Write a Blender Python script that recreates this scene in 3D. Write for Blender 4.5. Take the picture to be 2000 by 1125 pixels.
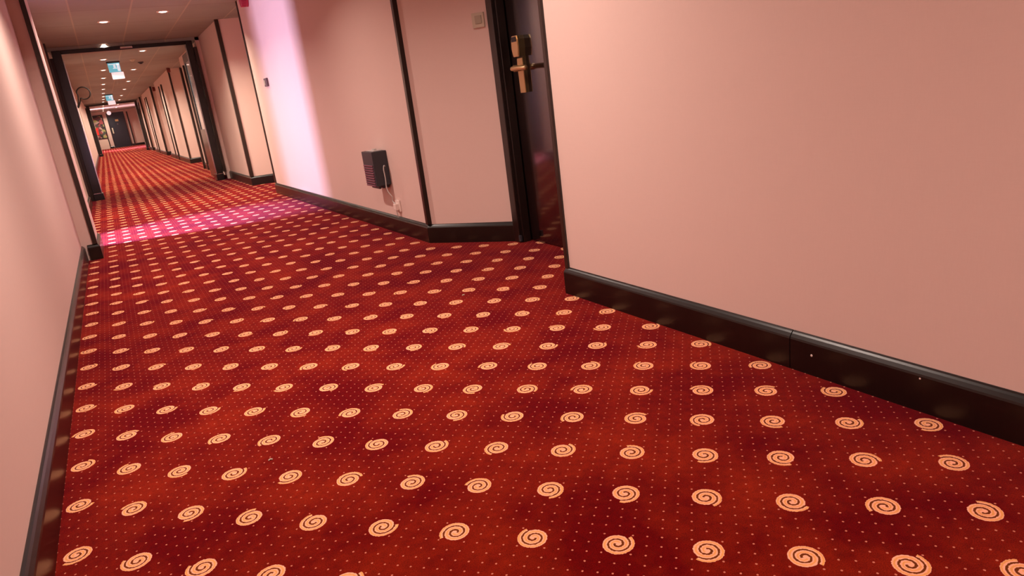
import bpy, bmesh, math, random
from mathutils import Vector, Matrix
from mathutils.geometry import tessellate_polygon
random.seed(7)
PI = math.pi
for o in list(bpy.data.objects): bpy.data.objects.remove(o)
sc = bpy.context.scene
C = bpy.data.collections.new('corridor'); sc.collection.children.link(C)

# ---------------------------------------------------------------- camera
cam_d = bpy.data.cameras.new('camera'); cam_d.sensor_width = 36; cam_d.lens = 24.2636
cam_d.clip_start = 0.02; cam_d.clip_end = 200
cam = bpy.data.objects.new('camera', cam_d); C.objects.link(cam)
r_ = Vector((0.85710734, -0.50052197, -0.12183906)); u_ = Vector((0.24575689, 0.1894318, 0.95064144)); f_ = Vector((0.45273673, 0.84474455, -0.28537011))
cam.matrix_world = Matrix(((r_.x, u_.x, -f_.x, 0), (r_.y, u_.y, -f_.y, 0), (r_.z, u_.z, -f_.z, 1.0), (0, 0, 0, 1)))
sc.camera = cam
# ---------------------------------------------------------------- world, light, exposure
w = bpy.data.worlds.new('world'); sc.world = w; w.use_nodes = True
w.node_tree.nodes['Background'].inputs[0].default_value = (0.5, 0.55, 0.7, 1)
w.node_tree.nodes['Background'].inputs[1].default_value = 0.3
sc.view_settings.view_transform = 'Standard'; sc.view_settings.look = 'None'
sc.view_settings.gamma = 1; sc.view_settings.use_curve_mapping = False
sc.view_settings.exposure = 0.0
LAMP = (1.0, 0.80, 0.70)
H = 2.3                                   # ceiling height
LEFT_ROW = [(0.34, 10.26 + 2.55 * k) for k in range(-5, 17)]
RIGHT_ROW = [(1.0, 2.6), (0.97, 9.69), (0.95, 14.3), (0.95, 18.5), (0.96, 22.7), (0.96, 26.9), (0.96, 31.3), (0.96, 35.3), (1.0, 41.0), (1.0, 46.0)]
LAMP_W = 29.0
FAR_LAMP = (1.0, 0.88, 0.70)
def lamp(x, y, e, far=False):
    d = bpy.data.lights.new('downlight_bulb', 'AREA'); d.shape = 'DISK'; d.size = 0.085; d.energy = e; d.color = FAR_LAMP if far else LAMP; d.spread = math.radians(140)
    o = bpy.data.objects.new('downlight_bulb', d); C.objects.link(o); o.location = (x, y, H - 0.022); o['kind'] = 'helper'
for x, y in LEFT_ROW + RIGHT_ROW:      # power and tint set per stretch of corridor to balance the brightness
    k = 1.7 if y < -1 else (0.66 if y < 1 else (0.82 if y < 3 and x < 0.5 else (0.66 if y < 3 else (1.1 if y < 9 else (1.35 if y < 20 else 1.15)))))
    lamp(x, y, LAMP_W * k, y > 9)
def window_light(loc, rot, sx, sy, e, col, spread):
    d = bpy.data.lights.new('window_daylight', 'AREA'); d.shape = 'RECTANGLE'; d.size = sx; d.size_y = sy; d.energy = e; d.color = col; d.spread = math.radians(spread)
    o = bpy.data.objects.new('window_daylight', d); C.objects.link(o); o.location = loc; o.rotation_euler = rot; o['kind'] = 'helper'
    return o
# daylight of the side passage window, shining across the corridor
window_light((-2.72, 8.05, 1.10), (0, math.radians(-90), math.radians(-15)), 1.5, 0.55, 62, (0.72, 0.62, 1.0), 80)
# unseen violet spot added to lay the bright stripe on the corridor carpet
d_ = bpy.data.lights.new('passage_spotlight', 'SPOT'); d_.energy = 3800; d_.color = (0.36, 0.42, 1.0); d_.spot_size = math.radians(38); d_.spot_blend = 0.8; d_.shadow_soft_size = 0.05
o_ = bpy.data.objects.new('passage_spotlight', d_); C.objects.link(o_); o_.location = (-1.75, 7.88, 2.2); o_['kind'] = 'helper'
o_.rotation_euler = (Vector((0.20, 7.78, 0.0)) - o_.location).to_track_quat('-Z', 'Y').to_euler()
# daylight at the far lobby
window_light((-1.25, 45.0, 1.35), (0, math.radians(-90), 0), 1.5, 1.2, 230, (1.0, 0.70, 0.84), 120)

# ---------------------------------------------------------------- materials
def mat(name, col, rough=0.5, metal=0.0, spec=0.5, emit=None, es=0.0, coat=0.0):
    m = bpy.data.materials.new(name); m.use_nodes = True
    b = m.node_tree.nodes['Principled BSDF']
    b.inputs['Base Color'].default_value = (*col, 1); b.inputs['Roughness'].default_value = rough
    b.inputs['Metallic'].default_value = metal; b.inputs['Specular IOR Level'].default_value = spec
    b.inputs['Coat Weight'].default_value = coat; b.inputs['Coat Roughness'].default_value = 0.08
    if emit: b.inputs['Emission Color'].default_value = (*emit, 1); b.inputs['Emission Strength'].default_value = es
    return m
class N:
    """tiny expression builder for math nodes"""
    def __init__(s, nt, sock): s.nt, s.s = nt, sock
    def op(s, o, *a):
        n = s.nt.nodes.new('ShaderNodeMath'); n.operation = o
        for k, v in enumerate((s,) + a):
            if isinstance(v, N): s.nt.links.new(v.s, n.inputs[k])
            else: n.inputs[k].default_value = v
        return N(s.nt, n.outputs[0])
    def __add__(s, b): return s.op('ADD', b)
    def __sub__(s, b): return s.op('SUBTRACT', b)
    def __mul__(s, b): return s.op('MULTIPLY', b)
    def lt(s, b): return s.op('LESS_THAN', b)
    def gt(s, b): return s.op('GREATER_THAN', b)
def pos(nt):
    g = nt.nodes.new('ShaderNodeNewGeometry'); sp = nt.nodes.new('ShaderNodeSeparateXYZ'); nt.links.new(g.outputs['Position'], sp.inputs[0])
    return g, N(nt, sp.outputs[0]), N(nt, sp.outputs[1]), N(nt, sp.outputs[2])
def noise(nt, vec, scale, detail=3, rough=0.5):
    n = nt.nodes.new('ShaderNodeTexNoise'); n.inputs['Scale'].default_value = scale; n.inputs['Detail'].default_value = detail
    n.inputs['Roughness'].default_value = rough; nt.links.new(vec, n.inputs['Vector']); return n
def mix(nt, f, a, b):
    n = nt.nodes.new('ShaderNodeMix'); n.data_type = 'RGBA'
    for v, i in ((f, 0), (a, 6), (b, 7)):
        if isinstance(v, N): nt.links.new(v.s, n.inputs[i])
        elif hasattr(v, 'links'): nt.links.new(v, n.inputs[i])
        elif i == 0: n.inputs[0].default_value = v
        else: n.inputs[i].default_value = (*v, 1)
    return n.outputs[2]

def carpet():
    m = mat('carpet_spirals', (0.3, 0.01, 0.01), 0.95, spec=0.0); nt = m.node_tree; b = nt.nodes['Principled BSDF']
    g, X, Y, Z = pos(nt)
    A, B = 0.13349266, 0.13727812
    U = (X + 0.31771097) * (1 / A); V = (Y - 1.88758538) * (1 / B)
    def lattice(k, ox=0.0, oy=0.0):
        P = (U * k + V * k) * 0.5 + ox; Q = (U * k - V * k) * 0.5 + oy
        cp = P.op('ROUND'); cq = Q.op('ROUND'); dp = P - cp; dq = Q - cq
        dx = (dp + dq) * (A / k); dy = (dp - dq) * (B / k)
        return cp, cq, dx, dy, (dx * dx + dy * dy).op('SQRT')
    cp, cq, dx, dy, r = lattice(1.0)
    cv = nt.nodes.new('ShaderNodeCombineXYZ'); nt.links.new(cp.s, cv.inputs[0]); nt.links.new(cq.s, cv.inputs[1])
    wn = nt.nodes.new('ShaderNodeTexWhiteNoise'); wn.noise_dimensions = '3D'; nt.links.new(cv.outputs[0], wn.inputs['Vector'])
    sp = nt.nodes.new('ShaderNodeSeparateColor'); nt.links.new(wn.outputs['Color'], sp.inputs[0])
    rnd, rnd2 = N(nt, sp.outputs[0]), N(nt, sp.outputs[1])
    sgn = rnd2.gt(0.5) * 2.0 - 1.0
    th = (dy * sgn).op('ARCTAN2', dx) * (1 / (2 * PI)) + rnd + 1.0
    th = th.op('FRACT')
    jag = noise(nt, g.outputs['Position'], 190, 1)
    rr = r * (1 / 0.0385) + (N(nt, jag.outputs['Fac']) - 0.5) * 0.11
    disc = rr.lt(th * 0.29 + 0.73)
    l1 = (rr - (th * 0.40 + 0.36)).op('ABSOLUTE').lt(0.058) * rr.lt(0.82)
    l2 = (rr - (th * 0.36)).op('ABSOLUTE').lt(0.07) * th.gt(0.34)
    line = (l1 + l2).op('MINIMUM', 1.0)
    # golden inner stripe in the middle of the cream band
    st = ((rr - (th * 0.40 + 0.56)).op('ABSOLUTE').lt(0.05) + (rr - (th * 0.40 + 0.16)).op('ABSOLUTE').lt(0.05)).op('MINIMUM', 1.0)
    # pin dots
    k = 6.0
    _, _, _, _, r2 = lattice(k)
    dots = (r2 + (N(nt, jag.outputs['Fac']) - 0.5) * 0.0016).lt(0.0024) * r.gt(0.036)
    n1 = noise(nt, g.outputs['Position'], 3.2, 4, 0.6); n2 = noise(nt, g.outputs['Position'], 420, 2, 0.7); n3 = noise(nt, g.outputs['Position'], 45, 3, 0.7)
    f1 = nt.nodes.new('ShaderNodeMapRange'); f1.inputs[1].default_value = 0.38; f1.inputs[2].default_value = 0.68; nt.links.new(n1.outputs['Fac'], f1.inputs[0])
    base = mix(nt, f1.outputs[0], (0.100, 0.0012, 0.0001), (0.205, 0.0125, 0.0018))
    v = (N(nt, n2.outputs['Fac']) * 2.2 + N(nt, n3.outputs['Fac']) * 0.9) - 0.5
    hv = nt.nodes.new('ShaderNodeVectorMath'); hv.operation = 'SCALE'; nt.links.new(base, hv.inputs[0]); nt.links.new(v.s, hv.inputs['Scale'])
    col = mix(nt, dots, hv.outputs[0], (0.56, 0.17, 0.11))
    cream = mix(nt, st, (0.88, 0.40, 0.25), (0.78, 0.33, 0.10))
    col = mix(nt, disc, col, cream)
    col = mix(nt, disc * line, col, (0.14, 0.030, 0.004))
    nt.links.new(col, b.inputs['Base Color'])
    bp = nt.nodes.new('ShaderNodeBump'); bp.inputs['Strength'].default_value = 0.35; bp.inputs['Distance'].default_value = 0.003
    nt.links.new(n2.outputs['Fac'], bp.inputs['Height']); nt.links.new(bp.outputs[0], b.inputs['Normal'])
    b.inputs['Sheen Weight'].default_value = 0.10; b.inputs['Sheen Roughness'].default_value = 0.45
    b.inputs['Sheen Tint'].default_value = (1, 0.42, 0.80, 1)
    return m
def wallpaper():
    m = mat('woven_wallpaper', (0.7, 0.5, 0.4), 0.75, spec=0.25); nt = m.node_tree; b = nt.nodes['Principled BSDF']
    g, X, Y, Z = pos(nt)
    mp = nt.nodes.new('ShaderNodeMapping'); mp.inputs['Scale'].default_value = (60, 60, 6); nt.links.new(g.outputs['Position'], mp.inputs[0])
    mh = nt.nodes.new('ShaderNodeMapping'); mh.inputs['Scale'].default_value = (4, 4, 160); nt.links.new(g.outputs['Position'], mh.inputs[0])
    n1 = noise(nt, mp.outputs[0], 5, 3); n2 = noise(nt, mh.outputs[0], 3, 3); n3 = noise(nt, g.outputs['Position'], 1.3, 4)
    s = N(nt, n1.outputs['Fac']) * 0.5 + N(nt, n2.outputs['Fac']) * 0.5
    c = mix(nt, s, (0.70, 0.50, 0.45), (0.75, 0.55, 0.495))
    f = N(nt, n3.outputs['Fac']).op('MULTIPLY', 0.25)
    c = mix(nt, f, c, (0.64, 0.46, 0.40))
    nt.links.new(c, b.inputs['Base Color'])
    bp = nt.nodes.new('ShaderNodeBump'); bp.inputs['Strength'].default_value = 0.12; bp.inputs['Distance'].default_value = 0.002
    nt.links.new(s.s, bp.inputs['Height']); nt.links.new(bp.outputs[0], b.inputs['Normal'])
    return m
def ceiling_mat():
    m = mat('ceiling_tiles', (0.5, 0.4, 0.35), 0.8, spec=0.2); nt = m.node_tree; b = nt.nodes['Principled BSDF']
    g, X, Y, Z = pos(nt)
    def seam(E, k, off, wd): return ((E + off) * (1 / k)).op('FRACT').op('SUBTRACT', 0.5).op('ABSOLUTE').gt(0.5 - wd / k)
    sx = seam(X, 0.6, 12.0 - 0.01 + 0.6 * 0, 0.009); sy = seam(Y, 1.2, 1.5 - 0.0, 0.006)
    n = noise(nt, g.outputs['Position'], 2.0, 4)
    cell = nt.nodes.new('ShaderNodeCombineXYZ')
    nt.links.new((X * (1 / 0.6)).op('FLOOR').s, cell.inputs[0]); nt.links.new(((Y + 1.5) * (1 / 1.2)).op('FLOOR').s, cell.inputs[1])
    wn = nt.nodes.new('ShaderNodeTexWhiteNoise'); nt.links.new(cell.outputs[0], wn.inputs['Vector'])
    f = N(nt, n.outputs['Fac']) * 0.6 + N(nt, wn.outputs['Value']) * 0.4
    c = mix(nt, f, (0.26, 0.24, 0.22), (0.37, 0.345, 0.31))
    c = mix(nt, sy, c, (0.22, 0.15, 0.12)); c = mix(nt, sx, c, (0.42, 0.35, 0.29))
    nt.links.new(c, b.inputs['Base Color'])
    return m
def dark_wood(name, c1, c2, rough, coat=0.3, cior=1.5):
    m = mat(name, c1, rough, spec=0.5, coat=coat); nt = m.node_tree; m.node_tree.nodes['Principled BSDF'].inputs['Coat IOR'].default_value = cior; b = nt.nodes['Principled BSDF']
    g, X, Y, Z = pos(nt)
    mp = nt.nodes.new('ShaderNodeMapping'); mp.inputs['Scale'].default_value = (40, 40, 2.5); nt.links.new(g.outputs['Position'], mp.inputs[0])
    n = noise(nt, mp.outputs[0], 2, 4, 0.6)
    nt.links.new(mix(nt, n.outputs['Fac'], c1, c2), b.inputs['Base Color']); return m
CARPET, WALL, CEIL = carpet(), wallpaper(), ceiling_mat()
SKIRT = dark_wood('stained_skirting', (0.005, 0.003, 0.0025), (0.011, 0.006, 0.005), 0.30, 0.05)
DOORW = dark_wood('stained_door', (0.006, 0.003, 0.0025), (0.013, 0.006, 0.005), 0.35, 0.3)
DOORG = dark_wood('lacquered_door', (0.006, 0.003, 0.003), (0.014, 0.006, 0.006), 0.17, 1.0, 1.8)
TRIM = dark_wood('stained_trim', (0.014, 0.007, 0.005), (0.03, 0.014, 0.010), 0.35, 0.2)
BLACK = mat('black_paint', (0.008, 0.008, 0.010), 0.3, coat=0.2)
NAVY = mat('blue_black_door', (0.012, 0.018, 0.028), 0.35)
BRASS = mat('satin_brass', (0.72, 0.50, 0.26), 0.33, 0.85)
BRASS_SHADE = mat('dull_brass_side', (0.085, 0.055, 0.022), 0.45, 0.3)  # same brass as the fronts, shade of the lock sides put into the colour
CHROME = mat('chrome', (0.75, 0.74, 0.74), 0.2, 1.0)
IVORY = mat('ivory_plastic', (0.56, 0.47, 0.36), 0.45)
IVORY_SHADE = mat('beige_plastic', (0.40, 0.33, 0.25), 0.5)  # darker copy of the ivory with shade put into its colour
PINKW = mat('white_socket_plastic', (0.82, 0.66, 0.6), 0.4)
GREYP = mat('charcoal_plastic', (0.030, 0.032, 0.042), 0.45)
PURP = mat('maroon_grille', (0.17, 0.045, 0.075), 0.5)
REDP = mat('red_plastic', (0.45, 0.012, 0.05), 0.4)
REDD = mat('dark_red_plastic', (0.16, 0.012, 0.01), 0.5)
TAUPE = mat('taupe_plastic', (0.12, 0.07, 0.085), 0.5)
CABLE = mat('pale_cable', (0.55, 0.5, 0.47), 0.4)
CABLED = mat('dark_cable', (0.012, 0.006, 0.005), 0.7, spec=0.2)
GLOW = mat('downlight_glass', (1, 0.9, 0.8), 0.4, emit=(1.0, 0.78, 0.66), es=6.0)
SIGNW = mat('lit_sign_diffuser', (0.9, 0.8, 0.8), 0.4, emit=(1.0, 0.70, 0.74), es=0.85)
SIGNC = mat('lit_cyan_acrylic', (0.1, 0.3, 0.35), 0.3, emit=(0.16, 0.50, 0.60), es=0.75)
SIGNA = mat('lit_pale_symbol', (0.8, 0.85, 0.9), 0.3, emit=(0.62, 0.72, 0.82), es=0.8)
SKYP = mat('bright_window_pane', (0.6, 0.6, 0.8), 0.3, emit=(0.72, 0.60, 1.0), es=2.2)
SKYR = mat('bright_lobby_pane', (0.8, 0.6, 0.7), 0.3, emit=(1.0, 0.66, 0.80), es=2.0)
GLASS = mat('door_glass', (0.30, 0.42, 0.50), 0.12, 0.0, 0.9, coat=1.0)  # bluish base colour stands for daylight glare on the panes
WHITEP = mat('white_panel', (0.75, 0.58, 0.5), 0.5)
GOLD = mat('gold_plate', (0.55, 0.36, 0.16), 0.35, 0.6)
def poster():
    m = mat('coloured_notices', (0.3, 0.3, 0.2), 0.6); nt = m.node_tree; b = nt.nodes['Principled BSDF']
    g, X, Y, Z = pos(nt)
    vo = nt.nodes.new('ShaderNodeTexVoronoi'); vo.inputs['Scale'].default_value = 7.0; nt.links.new(g.outputs['Position'], vo.inputs['Vector'])
    cr = nt.nodes.new('ShaderNodeValToRGB'); cr.color_ramp.interpolation = 'CONSTANT'
    sp = nt.nodes.new('ShaderNodeSeparateColor'); nt.links.new(vo.outputs['Color'], sp.inputs[0]); nt.links.new(sp.outputs[0], cr.inputs[0])
    cols = [(0.0, (0.03, 0.02, 0.02)), (0.25, (0.30, 0.05, 0.06)), (0.42, (0.36, 0.34, 0.12)), (0.55, (0.06, 0.07, 0.06)), (0.7, (0.45, 0.30, 0.26)), (0.85, (0.12, 0.04, 0.05))]
    e = cr.color_ramp.elements
    e[0].position, e[0].color = 0.0, (*cols[0][1], 1); e[1].position, e[1].color = cols[1][0], (*cols[1][1], 1)
    for p, c in cols[2:]: x = e.new(p); x.color = (*c, 1)
    nt.links.new(cr.outputs[0], b.inputs['Base Color']); return m
POSTER = poster()

# ---------------------------------------------------------------- helpers
def obj(name, bm, m, parent=None, smooth=False, **props):
    me = bpy.data.meshes.new(name); bmesh.ops.recalc_face_normals(bm, faces=bm.faces); bm.to_mesh(me); bm.free(); me.materials.append(m)
    if smooth:
        for p in me.polygons: p.use_smooth = True
    o = bpy.data.objects.new(name, me); C.objects.link(o)
    if parent: o.parent = parent; o.matrix_parent_inverse = Matrix.Translation(parent.location).inverted() if False else Matrix()
    for k, v in props.items(): o[k] = v
    return o
def empty(name, loc, rz=0.0, **props):
    o = bpy.data.objects.new(name, None); C.objects.link(o); o.location = loc; o.rotation_euler = (0, 0, rz); o.empty_display_size = 0.1
    for k, v in props.items(): o[k] = v
    return o
def box(bm, x0, x1, y0, y1, z0, z1, bev=0.0, seg=2):
    vs = [bm.verts.new((x, y, z)) for x in (x0, x1) for y in (y0, y1) for z in (z0, z1)]
    fs = [(0, 1, 3, 2), (4, 6, 7, 5), (0, 4, 5, 1), (2, 3, 7, 6), (0, 2, 6, 4), (1, 5, 7, 3)]
    F = [bm.faces.new([vs[i] for i in f]) for f in fs]
    if bev > 0:
        es = set(e for f in F for e in f.edges); bmesh.ops.bevel(bm, geom=list(es), offset=bev, segments=seg, affect='EDGES', profile=0.7)
    return bm
def bx(*a, **k): return box(bmesh.new(), *a, **k)
def prism(pts, z0, z1):
    bm = bmesh.new(); lo = [bm.verts.new((x, y, z0)) for x, y in pts]; hi = [bm.verts.new((x, y, z1)) for x, y in pts]; n = len(pts)
    for i in range(n): j = (i + 1) % n; bm.faces.new((lo[i], lo[j], hi[j], hi[i]))
    for t in tessellate_polygon([[Vector((x, y, 0)) for x, y in pts]]):
        bm.faces.new([lo[k] for k in t]); bm.faces.new([hi[k] for k in t])
    return bm
def cyl(bm, c, r, h, seg=24, axis='z', r2=None):
    rot = {'z': Matrix(), 'x': Matrix.Rotation(PI / 2, 4, 'Y'), 'y': Matrix.Rotation(-PI / 2, 4, 'X')}[axis]
    bmesh.ops.create_cone(bm, cap_ends=True, segments=seg, radius1=r, radius2=r if r2 is None else r2, depth=h, matrix=Matrix.Translation(c) @ rot); return bm
def lathe(bm, c, prof, seg=32):
    rings = []
    for r, z in prof:
        rings.append([bm.verts.new((c[0] + r * math.cos(2 * PI * i / seg), c[1] + r * math.sin(2 * PI * i / seg), c[2] + z)) for i in range(seg)] if r > 1e-5 else [bm.verts.new((c[0], c[1], c[2] + z))])
    for a, b in zip(rings, rings[1:]):
        for i in range(seg):
            j = (i + 1) % seg
            if len(a) == 1 and len(b) > 1: bm.faces.new((a[0], b[i], b[j]))
            elif len(b) == 1 and len(a) > 1: bm.faces.new((a[i], a[j], b[0]))
            elif len(a) > 1: bm.faces.new((a[i], a[j], b[j], b[i]))
    return bm
def tube(bm, pts, r, seg=8):
    """smooth tube through points (Catmull-Rom)"""
    P = [Vector(p) for p in pts]; Q = []
    for i in range(len(P) - 1):
        p0, p1, p2, p3 = P[max(i - 1, 0)], P[i], P[i + 1], P[min(i + 2, len(P) - 1)]
        for k in range(6):
            t = k / 6; Q.append(0.5 * ((2 * p1) + (p2 - p0) * t + (2 * p0 - 5 * p1 + 4 * p2 - p3) * t * t + (3 * p1 - p0 - 3 * p2 + p3) * t ** 3))
    Q.append(P[-1]); rings = []; up = Vector((0, 0, 1))
    for i, c in enumerate(Q):
        d = (Q[min(i + 1, len(Q) - 1)] - Q[max(i - 1, 0)]).normalized(); a = d.cross(up)
        if a.length < 0.1: a = d.cross(Vector((1, 0, 0)))
        a.normalize(); b2 = d.cross(a).normalized(); up = a.cross(d)
        rings.append([bm.verts.new(c + a * (r * math.cos(2 * PI * k / seg)) + b2 * (r * math.sin(2 * PI * k / seg))) for k in range(seg)])
    for a, b2 in zip(rings, rings[1:]):
        for k in range(seg): j = (k + 1) % seg; bm.faces.new((a[k], a[j], b2[j], b2[k]))
    bm.faces.new(rings[0]); bm.faces.new(list(reversed(rings[-1]))); return bm
def struct(name, bm, m, parent=None, **k):
    o = obj(name, bm, m, parent, **k)
    if parent is None: o['kind'] = 'structure'
    return o
def skirting(name, pts, side, h=0.128, t=0.022):
    """glossy skirting along a wall polyline (front face offset to the given side, +1 = left of travel)"""
    prof = [(0, 0), (t, 0), (t, h - 0.024), (t - 0.002, h - 0.018), (t - 0.009, h - 0.008), (t - 0.014, h - 0.003), (t - 0.019, h), (0, h)]
    bm = bmesh.new(); P = [Vector((x, y)) for x, y in pts]; n = len(P); nor = []
    for i in range(n):
        ds = []
        if i: ds.append((P[i] - P[i - 1]).normalized())
        if i < n - 1: ds.append((P[i + 1] - P[i]).normalized())
        ns = [Vector((-d.y, d.x)) * side for d in ds]
        if len(ns) == 2:
            m_ = (ns[0] + ns[1]).normalized(); m_ = m_ / max(m_.dot(ns[0]), 0.3)
        else: m_ = ns[0]
        nor.append(m_)
    rings = [[bm.verts.new((P[i].x + nor[i].x * o, P[i].y + nor[i].y * o, z)) for o, z in prof] for i in range(n)]
    for a, b in zip(rings, rings[1:]):
        for k in range(len(prof)): j = (k + 1) % len(prof); bm.faces.new((a[k], a[j], b[j], b[k]))
    bm.faces.new(rings[0]); bm.faces.new(rings[-1])
    return struct(name, bm, SKIRT)

# ================================================================ the room shell
struct('floor', bx(-3.1, 3.6, -3.2, 52.4, -0.08, 0.0), CARPET)
struct('ceiling', bx(-3.1, 3.6, -3.2, 52.4, H, H + 0.1), CEIL)
# --- right wall, plan outline (inner face first)
R1 = [(1.80, -3.0), (1.737, 2.652), (2.262, 2.98), (2.262, 3.83), (2.185, 3.83), (1.776, 4.395), (1.744, 9.215), (2.05, 9.30), (2.03, 10.70), (1.715, 10.78), (1.705, 13.0), (1.735, 13.05), (1.735, 16.55), (2.05, 16.75),
      (2.05, 19.35), (1.735, 19.42), (1.735, 25.1), (2.05, 25.3), (2.05, 26.9), (1.735, 26.97), (1.735, 33.2), (2.0, 33.4), (2.0, 35.0), (1.735, 35.05), (1.735, 37.3), (2.2, 37.4), (2.2, 52.0)]
struct('wall_right', prism(R1 + [(3.5, 52.0), (3.5, -3.0)], -0.04, H + 0.04), WALL)
# --- left wall
struct('wall_left', prism([(-0.382, -3.0), (-0.385, 6.70), (-0.275, 6.70), (-0.275, 7.42), (-2.95, 7.42), (-2.95, -3.0)], -0.04, H + 0.04), WALL)
struct('wall_left', prism([(-0.42, 8.38), (-0.42, 12.18), (-0.60, 12.22), (-0.60, 12.9), (-0.42, 12.95), (-0.42, 44.2), (-2.95, 44.2), (-2.95, 8.38)], -0.04, H + 0.04), WALL)
struct('wall_left', prism([(-0.42, 45.8), (-0.42, 52.0), (-2.95, 52.0), (-2.95, 45.8)], -0.04, H + 0.04), WALL)
struct('wall_back', bx(-3.0, 3.5, -3.15, -3.0, -0.04, H + 0.04), WALL)
struct('wall_far', bx(-3.0, 3.5, 52.0, 52.3, -0.04, H + 0.04), WALL)
struct('wall_left', bx(-3.05, -2.90, 7.42, 8.38, -0.04, H + 0.04), WALL)
struct('wall_left', bx(-1.6, -1.45, 44.2, 45.8, -0.04, H + 0.04), WALL)
e = empty('door_5', (-0.55, 8.38, 0), kind='structure')  # unseen dark panel, added to keep the guest door's reflection dark
obj('door_frame', bx(-0.08, 0.0, -0.05, 0, 0, 2.12), BLACK, e); obj('door_panel', bx(-1.15, -0.08, -0.03, 0, 0.01, 2.1), BLACK, e)
# windows
def window(n, x, y0, y1, z0, z1, pane_m):
    e = empty('window_%d' % n, (x, (y0 + y1) / 2, z0), kind='structure'); hy = (y1 - y0) / 2
    bm = bmesh.new()
    for a in ((-hy, -hy + 0.05, 0, z1 - z0), (hy - 0.05, hy, 0, z1 - z0), (-hy + 0.05, hy - 0.05, 0, 0.05), (-hy + 0.05, hy - 0.05, z1 - z0 - 0.05, z1 - z0)): box(bm, 0, 0.05, *a)
    obj('window_frame', bm, TRIM, e); obj('window_pane', bx(0.0, 0.015, -hy + 0.05, hy - 0.05, 0.05, z1 - z0 - 0.05), pane_m, e)
window(1, -2.89, 7.5, 8.3, 0.5, 2.15, SKYP); window(2, -1.44, 44.35, 45.65, 0.5, 2.15, SKYR)
# skirting
sk = skirting('baseboard_right', [(1.80, -3.0), (1.7515, 1.395)], 1)
for y_, z_, s_ in ((1.316, 0.068, 0.0045), (0.98, 0.098, 0.003)):
    xf = 1.7515 + (1.395 - y_) * 0.01103 - 0.0225
    bm = bmesh.new(); bmesh.ops.create_icosphere(bm, subdivisions=1, radius=s_, matrix=Matrix.Translation((xf, y_, z_)) @ Matrix.Diagonal((0.3, 1, 1, 1))); obj('paint_chip', bm, PINKW, sk, label='tiny pale chip in the dark lacquer')
skirting('baseboard_right', [(1.7514, 1.398), (1.737, 2.652), (2.262, 2.98)], 1)
skirting('baseboard_right', [(2.16, 3.865), (1.776, 4.395), (1.744, 9.215), (2.05, 9.30)], 1)
skirting('baseboard_right', [(2.03, 10.70), (1.715, 10.78), (1.705, 12.76)], 1)
skirting('baseboard_right', [(1.735, 14.2), (1.735, 16.5)], 1)
skirting('baseboard_right', [(2.05, 19.35), (1.735, 19.42), (1.735, 25.1), (2.05, 25.3)], 1)
skirting('baseboard_right', [(2.05, 26.9), (1.735, 26.97), (1.735, 33.2), (2.0, 33.4)], 1)
skirting('baseboard_right', [(2.0, 35.0), (1.735, 35.05), (1.735, 37.0)], 1)
skirting('baseboard_right', [(2.2, 37.4), (2.2, 52.0)], 1)
skirting('baseboard_left', [(-0.382, -3.0), (-0.385, 6.70)], -1)
skirting('baseboard_left', [(-0.345, 6.70), (-0.275, 6.70), (-0.275, 7.42)], -1)
skirting('baseboard_left', [(-0.42, 8.38), (-0.42, 12.18)], -1)
skirting('baseboard_left', [(-0.42, 14.3), (-0.42, 44.2)], -1)
skirting('baseboard_far', [(2.2, 52.0), (1.45, 52.0)], 1)
skirting('baseboard_far', [(0.42, 52.0), (0.2, 52.0)], 1)
# dark corner beads
TN = [0]
def bead(x, y, s=0.020, z0=0.0, z1=H, m=TRIM, sx=None):
    TN[0] += 1; hx = sx or s
    struct('trim_%d' % TN[0], bx(x - hx / 2, x + hx / 2, y - s / 2, y + s / 2, z0, z1, bev=0.002, seg=1), m)
bead(1.737, 2.652, 0.024)
bead(1.776, 4.395, 0.036, 0.128)
bead(1.744, 9.215, 0.03, 0.128)
bead(1.715, 10.78, 0.05, 0.128)
bead(-0.283, 6.697, 0.034, 0.128)
bead(-0.42, 12.17, 0.05, 0.128)
bead(1.735, 19.42, 0.05, 0.128, sx=0.04); bead(2.0, 19.36, 0.03)
bead(1.735, 26.97, 0.06, 0.128); bead(1.735, 35.05, 0.07, 0.128)
bead(1.735, 16.5, 0.09, 0.0, 2.1); bead(1.735, 15.9, 0.07, 0.0, 2.1)
bead(1.735, 22.3, 0.08, 0.0, 2.1); bead(1.735, 23.3, 0.06, 0.0, 2.1); bead(1.735, 30.3, 0.08, 0, 2.1); bead(1.735, 31.4, 0.06, 0, 2.1)
bead(1.62, 51.97, 0.08, 0.0, 2.15)
for yy in (39.5, 40.6, 47.6, 48.8): bead(2.19, yy, 0.1, 0.0, 2.1)
# ================================================================ door_1: guest room door with card lock
d = empty('door_1', (2.24, 3.4, 0), kind='structure')
bm = bmesh.new()
box(bm, -0.105, 0.02, 0.395, 0.465, 0, H, 0.006)        # far jamb
box(bm, -0.085, -0.03, 0.375, 0.397, 0, H, 0.004)       # stop lip
box(bm, -0.06, 0.02, -0.43, -0.40, 0, H, 0.004)         # near jamb
obj('door_frame', bm, DOORW, d)
obj('door_frame', bx(-0.06, 0.02, -0.40, 0.375, 2.08, H, 0.004), DOORW, d)
leaf = obj('door_panel', bx(-0.025, 0.018, -0.40, 0.374, 0.006, 2.08, 0.003), DOORG, d)
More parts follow.
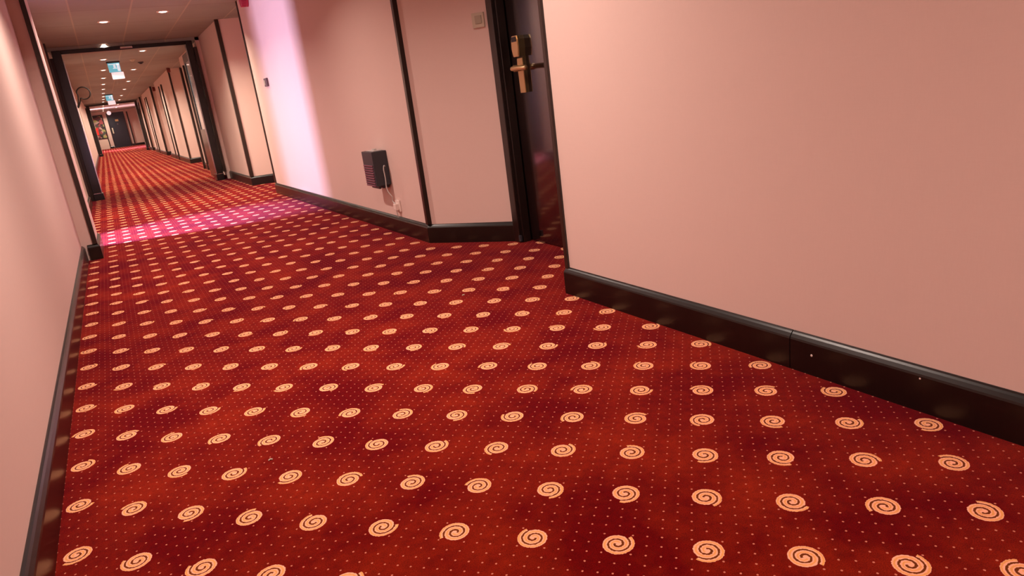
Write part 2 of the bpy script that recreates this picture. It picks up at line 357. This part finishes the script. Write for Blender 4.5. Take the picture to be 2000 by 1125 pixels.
# lock case: lower slim case, curved neck, wide upper case (coordinates in the door's frame, x = -0.025 is the leaf face)
def extr(poly, x0, x1, bev=0.004):
    """extrude a (y,z) outline along x"""
    bm = bmesh.new(); a = [bm.verts.new((x0, y, z)) for y, z in poly]; b = [bm.verts.new((x1, y, z)) for y, z in poly]; n = len(poly)
    for i in range(n): j = (i + 1) % n; bm.faces.new((a[i], a[j], b[j], b[i]))
    fa = bm.faces.new(a); fb = bm.faces.new(b)
    es = [e for e in fa.edges]
    if bev: bmesh.ops.bevel(bm, geom=es, offset=bev, segments=2, affect='EDGES')
    return bm
ZL = 0.0
YC = 0.235
low = [(-0.030, 0.925), (0.030, 0.925), (0.032, 1.08), (0.030, 1.12), (-0.030, 1.12), (-0.032, 1.08)]
up = [(-0.030, 1.130), (0.030, 1.130), (0.037, 1.175), (0.037, 1.225), (0.029, 1.245), (-0.029, 1.245), (-0.037, 1.225), (-0.037, 1.175)]
neck = [(-0.026, 1.06), (0.026, 1.06), (0.034, 1.13), (-0.034, 1.13)]
lk = obj('door_lock', extr([(y + YC, z) for y, z in low], -0.046, -0.024), BRASS_SHADE, leaf, label='slim dull brass lower case of the card lock')
obj('lock_plate', extr([(y * 0.97 + YC, z) for y, z in low], -0.051, -0.0455, 0.002), BRASS, leaf, label='polished brass face of the lower case')  # bright cap added to carry the lit front of the case
obj('card_reader', extr([(y + YC, z) for y, z in up], -0.066, -0.024, 0.007), BRASS_SHADE, leaf, label='rounded dull brass upper housing of the card lock')
obj('reader_plate', extr([(y * 0.97 + YC, z) for y, z in up], -0.074, -0.0655, 0.004), BRASS, leaf, label='polished brass face of the card reader')  # lit front of the reader, added as a brighter cap
obj('lock_neck', extr([(y + YC, z) for y, z in neck], -0.046, -0.024), BRASS_SHADE, leaf)
obj('reader_window', bx(-0.0765, -0.073, YC - 0.026, YC + 0.026, 1.212, 1.240, 0.001), BLACK, leaf, label='black card slot window on top of the lock')
bm = bmesh.new(); cyl(bm, (-0.070, YC, 1.066), 0.018, 0.05, 20, 'x')
tube(bm, [(-0.092, YC + 0.022, 1.066), (-0.096, YC + 0.005, 1.066), (-0.097, YC - 0.03, 1.066), (-0.096, YC - 0.07, 1.065), (-0.094, YC - 0.10, 1.064), (-0.090, YC - 0.125, 1.063)], 0.0145, 12)
obj('door_handle', bm, BRASS, leaf, smooth=True, label='brass lever handle')
# small pale stopper at the foot of the frame
obj('frame_foot_cap', bx(-0.112, -0.098, 0.37, 0.392, 0.012, 0.05, 0.002), GREYP, d)

# ================================================================ things on the walls
# direction of the angled wall
A0, A1 = Vector((1.776, 4.395)), Vector((2.185, 3.83)); ad = (A1 - A0).normalized(); ang = math.atan2(ad.y, ad.x)
# doorbell switch on the angled wall (local x along wall towards the door, local -y out of the wall)
p = A0 + ad * 0.575
e = empty('wall_switch', (p.x, p.y, 1.33), ang, label='beige rocker switch plate on the pink wall, left of the dark guest room door', category='switch')
obj('plate', bx(-0.040, 0.040, -0.014, 0.0, 0, 0.085, 0.003), IVORY, e)
obj('rocker', bx(-0.018, 0.026, -0.019, -0.013, 0.022, 0.068, 0.002), IVORY_SHADE, e)
# black box on the device wall; local x = -world y? keep simple: world axes
XW = 1.7715
e = empty('scent_dispenser', (XW, 5.0, 0.34), label='dark charcoal louvred box fixed low on the pink wall above a socket', category='wall unit')
obj('housing', bx(-0.115, 0.0, 0.0, 0.235, 0.03, 0.285, 0.006), GREYP, e)
bm = bmesh.new()
for k in range(9): box(bm, -0.1225, -0.114, 0.018, 0.217, 0.028 + k * 0.0185, 0.039 + k * 0.0185, 0.002, 1)
obj('louvre_grille', bm, PURP, e, label='maroon louvred front grille')
bm = bmesh.new()
for k in range(3): box(bm, -0.090 + k * 0.033, -0.074 + k * 0.033, 0.03, 0.2, 0.006, 0.032, 0.003, 1)
obj('foot', bm, GREYP, e)
bm = bmesh.new(); cyl(bm, (-0.05, 0.12, 0.292), 0.018, 0.016, 16); box(bm, -0.085, -0.02, 0.05, 0.2, 0.284, 0.289, 0.001, 1)
obj('top_cap', bm, CABLE, e, label='pale knob and rim on top')
cb = bmesh.new(); tube(cb, [(-0.030, -0.004, 0.17), (-0.040, -0.012, 0.175), (-0.047, -0.012, 0.15), (-0.045, -0.010, 0.10), (-0.046, -0.011, 0.06), (-0.048, -0.010, 0.015), (-0.042, -0.02, -0.025), (-0.025, -0.035, -0.06), (-0.022, -0.02, -0.09), (-0.02, -0.05, -0.115), (-0.03, -0.075, -0.10), (-0.03, -0.085, -0.12)], 0.0042, 8)
obj('power_cable', cb, CABLE, e, smooth=True, label='pale grey cable curling down to the socket')
e = empty('wall_socket', (XW, 4.925, 0.17), label='pale pink socket plate with a plug below the dark box', category='socket')
obj('plate', bx(-0.010, 0.0, -0.045, 0.045, 0, 0.085, 0.003), PINKW, e)
obj('plug', bx(-0.038, -0.009, -0.028, 0.020, 0.012, 0.062, 0.007), PINKW, e, label='pale plug pushed into the plate')
bm = bmesh.new(); tube(bm, [(-0.02, 0.0, 0.012), (-0.022, 0.002, -0.012), (-0.014, 0.005, -0.045)], 0.003, 6); obj('lead', bm, CABLE, e, smooth=True)
# call point
e = empty('call_point', (1.748, 8.50, 1.28), label='small grey brown switch plate on the pink wall near its far dark edge', category='switch')
obj('plate', bx(-0.02, 0.0, -0.075, 0.075, 0, 0.09, 0.003), TAUPE, e); obj('rocker', bx(-0.026, -0.019, -0.015, 0.055, 0.018, 0.07, 0.002), IVORY_SHADE, e)
# sounders
def sounder(x, y, z, r, m, label, crenel=False):
    e = empty('alarm_sounder', (x, y, z), label=label, category='alarm')
    bm = bmesh.new(); cyl(bm, (-0.015, 0, 0), r, 0.03, 28, 'x'); obj('base', bm, m, e)
    bm = bmesh.new()
    for k in range(14):
        a = 2 * PI * k / 14; box(bm, -0.075, -0.029, r * 0.84 * math.cos(a) - 0.012, r * 0.84 * math.cos(a) + 0.012, r * 0.84 * math.sin(a) - 0.012, r * 0.84 * math.sin(a) + 0.012, 0.003, 1)
    cyl(bm, (-0.052, 0, 0), r * 0.8, 0.046, 28, 'x'); obj('grille', bm, m, e)
sounder(1.745, 8.62, 2.222, 0.072, REDP, 'bright red fire alarm sounder high on the pink wall beside its far dark edge')
sounder(1.735, 18.9, 2.235, 0.05, REDD, 'small dark red alarm high on the right wall beyond the first black frame')
sounder(1.735, 25.0, 2.12, 0.062, REDD, 'dark red round alarm on the right wall, the farther of the two dark red ones')

# ================================================================ fire doorways
def fire_door(n, y, xr=1.51):
    e = empty('door_%d' % n, (0, y, 0), kind='structure')
    for s, x0, x1 in ((-1, -0.37, -0.25), (1, xr, xr + 0.10)):
        bm = bmesh.new(); box(bm, x0, x1, 0, 0.20, 0, 2.25, 0.006, 1)
        obj('door_frame', bm, BLACK, e)
        xi = x1 if s < 0 else x0
        bm = bmesh.new(); box(bm, min(xi, xi - s * 0.012), max(xi, xi - s * 0.012), 0.06, 0.085, 0.12, 2.13); obj('seal_strip', bm, CHROME, e, label='bright metal seal strip')
        bm = bmesh.new(); box(bm, x0 - (0 if s < 0 else 0.02), x1 + (0.02 if s < 0 else 0), -0.03, 0.25, 0.0, 0.10, 0.004, 1); obj('foot_block', bm, BLACK, e)
        bm = bmesh.new(); box(bm, x0 + 0.01, x1 - 0.01, -0.034, -0.020, 0.100, 0.112, 0.002, 1); obj('foot_trim', bm, CHROME, e)
        # leaf folded back along the wall
        xl0 = -0.32 if s < 0 else xr + 0.03; lf = bmesh.new()
        for a in ((0.25, 0.37, 0.02, 2.12), (1.03, 1.15, 0.02, 2.12), (0.37, 1.03, 0.02, 0.85), (0.37, 1.03, 1.98, 2.12)): box(lf, xl0, xl0 + 0.045, *a)
        L = obj('door_leaf', lf, DOORW, e)
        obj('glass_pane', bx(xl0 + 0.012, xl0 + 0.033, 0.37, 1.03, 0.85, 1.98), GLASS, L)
    obj('side_board', bx(-0.42, -0.37, 0.02, 0.10, 0, 2.15), TRIM, e)
    obj('wall_filler', bx(xr + 0.155, 1.735, 0.03, 0.10, 0.0, H), WALL, e, label='pink wall piece beside the frame')
    obj('side_board', bx(xr + 0.11, xr + 0.155, 0.0, 0.10, 0.128, 2.15), TRIM, e, label='dark brown side board of the frame')
    obj('head_board', bx(-0.42, 1.735, 0.03, 0.10, 2.25, H), CEIL, e, label='ceiling coloured strip above the lintel')
    obj('door_frame', bx(-0.25, xr, 0, 0.10, 2.195, 2.25, 0.006, 1), BLACK, e)
    obj('door_closer', bx(0.55, 0.72, -0.03, 0.0, 2.21, 2.24, 0.006), CHROME, e, label='chrome fitting at the middle of the lintel')
fire_door(2, 12.75, 1.49); fire_door(3, 36.9, 1.58)

# ================================================================ ceiling fixtures
def downlight(x, y, label, group):
    e = empty('downlight', (x, y, H), label=label, category='ceiling light', group=group)
    bm = bmesh.new(); lathe(bm, (0, 0, 0), [(0.072, 0.0), (0.072, -0.006), (0.066, -0.010), (0.05, -0.008), (0.046, 0.0)], 28); obj('trim_ring', bm, WHITEP, e)
    bm = bmesh.new(); lathe(bm, (0, 0, 0), [(0.0, -0.015), (0.03, -0.013), (0.045, -0.006), (0.046, 0.0)], 28); obj('lamp_glass', bm, GLOW, e)
ORD = ['first', 'second', 'third', 'fourth', 'fifth', 'sixth', 'seventh', 'eighth', 'ninth', 'tenth', 'eleventh', 'twelfth', 'thirteenth', 'fourteenth', 'fifteenth', 'sixteenth', 'seventeenth']
for i, (x, y) in enumerate(LEFT_ROW):
    if y < 10: lab = 'round downlight in the left ceiling row above the near end of the corridor'
    elif y < 13: lab = 'round bright downlight in the left ceiling row, ' + ('nearest one, well before the black frame' if y < 11 else 'just before the first black door frame')
    elif y < 36.9: lab = 'round downlight in the left ceiling row, %s one beyond the first black door frame' % ORD[i - 8]
    else: lab = 'round downlight in the left ceiling row, %s one beyond the second black door frame' % ORD[i - 16]
    downlight(x, y, lab, 'downlights in the ceiling left row')
for i, (x, y) in enumerate(RIGHT_ROW):
    if y < 9: lab = 'round downlight in the ceiling right row above the near end of the corridor'
    elif y < 13: lab = 'round bright downlight in the right ceiling row, nearest the camera'
    elif y < 36.9: lab = 'round downlight in the right ceiling row, %s one beyond the first black door frame' % ORD[i - 2]
    else: lab = 'round downlight in the right ceiling row, %s one beyond the second black door frame' % ORD[i - 7]
    downlight(x, y, lab, 'downlights in the ceiling right row')
def exit_sign(x, y, z, s, label):
    e = empty('exit_sign', (x, y, H), label=label, category='sign')
    obj('mount_rail', bx(-0.13 * s, 0.13 * s, -0.03, 0.03, -0.03, 0.0, 0.003), GREYP, e)
    pn = obj('cyan_panel', bx(-0.115 * s, 0.115 * s, -0.012, 0.012, -0.20 * s - 0.02, -0.03, 0.003), SIGNC, e, label='glowing cyan upper panel with a pale symbol')
    bm = bmesh.new(); q = lambda a, b, c, d_: box(bm, a * s, b * s, -0.016, -0.0115, c * s - 0.02, d_ * s - 0.02)
    q(0.055, 0.105, -0.18, -0.03); q(-0.01, 0.03, -0.11, -0.05); q(-0.03, 0.05, -0.13, -0.115); q(-0.10, 0.105, -0.045, -0.03)
    obj('pictogram', bm, SIGNA, pn)
    obj('lit_box', bx(-0.085 * s, 0.15 * s, -0.03, 0.03, -0.345 * s - 0.02, -0.205 * s - 0.02, 0.008), SIGNW, e, label='glowing pinkish white lower box')
    return e
exit_sign(0.50, 16.0, 0, 0.90, 'cyan and white illuminated exit sign hanging beyond the first black frame, the nearer one')
exit_sign(0.505, 29.4, 0, 1.0, 'cyan and white illuminated exit sign hanging just before the second black frame')
def detector(x, y, label, m=IVORY):
    e = empty('smoke_detector', (x, y, H), label=label, category='detector')
    bm = bmesh.new(); lathe(bm, (0, 0, 0), [(0.055, 0), (0.055, -0.012), (0.045, -0.022), (0.03, -0.026), (0.028, -0.04), (0.0, -0.043)], 24); obj('base', bm, m, e, smooth=True)
detector(0.84, 15.9, 'pale round smoke detector on the ceiling to the right of the nearer exit sign')
detector(1.02, 16.7, 'small dark round ceiling fitting to the right of the nearer exit sign', GREYP)
# bare pendant bulb before the end door
e = empty('pendant_lamp', (0.60, 49.5, H), label='white glowing globe lamp hanging in front of the dark door at the far end', category='lamp')
bm = bmesh.new(); cyl(bm, (0, 0, -0.05), 0.012, 0.10, 10); obj('stem', bm, WHITEP, e)
bm = bmesh.new(); bmesh.ops.create_uvsphere(bm, u_segments=20, v_segments=12, radius=0.12, matrix=Matrix.Translation((0, 0, -0.18))); obj('globe', bm, SIGNW, e, smooth=True)
# loop on the left wall
bm = bmesh.new()
c0 = Vector((-0.15, 18.0, 1.875)); pts = [(-0.42, 18.02, 1.50), (-0.31, 18.01, 1.64)]
for k in range(12):
    a = PI * 1.12 - 2 * PI * k / 12.0; pts.append((c0.x + 0.125 * math.cos(a), 18.0 + 0.004 * k, c0.z + 0.125 * math.sin(a)))
pts += [(-0.25, 18.05, 1.72), (-0.32, 18.04, 1.58)]
tube(bm, pts, 0.013, 8); obj('cable_loop', bm, CABLED, None, smooth=True, label='dark cable loop sticking out from the left wall beyond the first black frame', category='cable')

# ================================================================ far end
e = empty('door_4', (0.5, 52.0, 0), kind='structure')
bm = bmesh.new(); box(bm, -0.06, 0.0, -0.06, 0, 0, 2.18); box(bm, 0.88, 0.94, -0.06, 0, 0, 2.18); box(bm, 0.0, 0.88, -0.06, 0, 2.10, 2.18); obj('door_frame', bm, BLACK, e)
L = obj('door_panel', bx(0, 0.88, -0.04, 0, 0.01, 2.10, 0.003), NAVY, e)
obj('number_plate', bx(0.36, 0.54, -0.052, -0.039, 1.62, 1.74, 0.003), GOLD, L, label='gold number plate')
bm = bmesh.new(); cyl(bm, (0.45, -0.045, 1.45), 0.04, 0.02, 16, 'y'); obj('peephole_plate', bm, TAUPE, L)
obj('door_handle', bx(0.05, 0.12, -0.10, -0.039, 0.90, 1.25, 0.01), IVORY, L, label='pale lock and handle')
bm = bmesh.new(); box(bm, 0, 0.06, -0.05, 0, 0, 2.12); box(bm, 0.60, 0.66, -0.05, 0, 0, 2.12); box(bm, 0.06, 0.60, -0.05, 0, 2.05, 2.12); box(bm, 0.06, 0.60, -0.045, 0, 0.64, 0.70)
e = empty('display_case', (-0.43, 51.995, 0), label='tall dark framed display of coloured notices left of the far dark door', category='display')
obj('frame', bm, BLACK, e); obj('notice_sheet', bx(0.06, 0.60, -0.02, 0, 0.70, 2.05), POSTER, e); obj('lower_panel', bx(0.06, 0.60, -0.02, 0, 0.0, 0.64), WHITEP, e, label='plain pink white lower panel')
e = empty('hose_cabinet', (-0.33, 49.6, 0), label='bright red fire cabinet against the left wall near the far end', category='cabinet')
REDB = mat('glossy_red', (0.75, 0.03, 0.02), 0.3)
obj('cabinet_body', bx(-0.09, 0.12, -0.12, 0.12, 0.92, 1.32, 0.01), REDB, e); obj('bracket', bx(-0.09, -0.03, -0.05, 0.05, 0.86, 0.92, 0.004), GREYP, e)
# tiny flecks of lint
for k, (x, y, lb) in enumerate([(0.191, 2.025, 'tiny white fleck of lint on the red carpet between the near left spirals'), (1.358, 3.059, 'tiny pale curl of lint on the red carpet before the angled wall')]):
    bm = bmesh.new(); tube(bm, [(x - 0.006, y, 0.002), (x, y + 0.003, 0.003), (x + 0.006, y - 0.001, 0.002)], 0.002, 6); obj('lint', bm, IVORY, None, label=lb, category='lint')
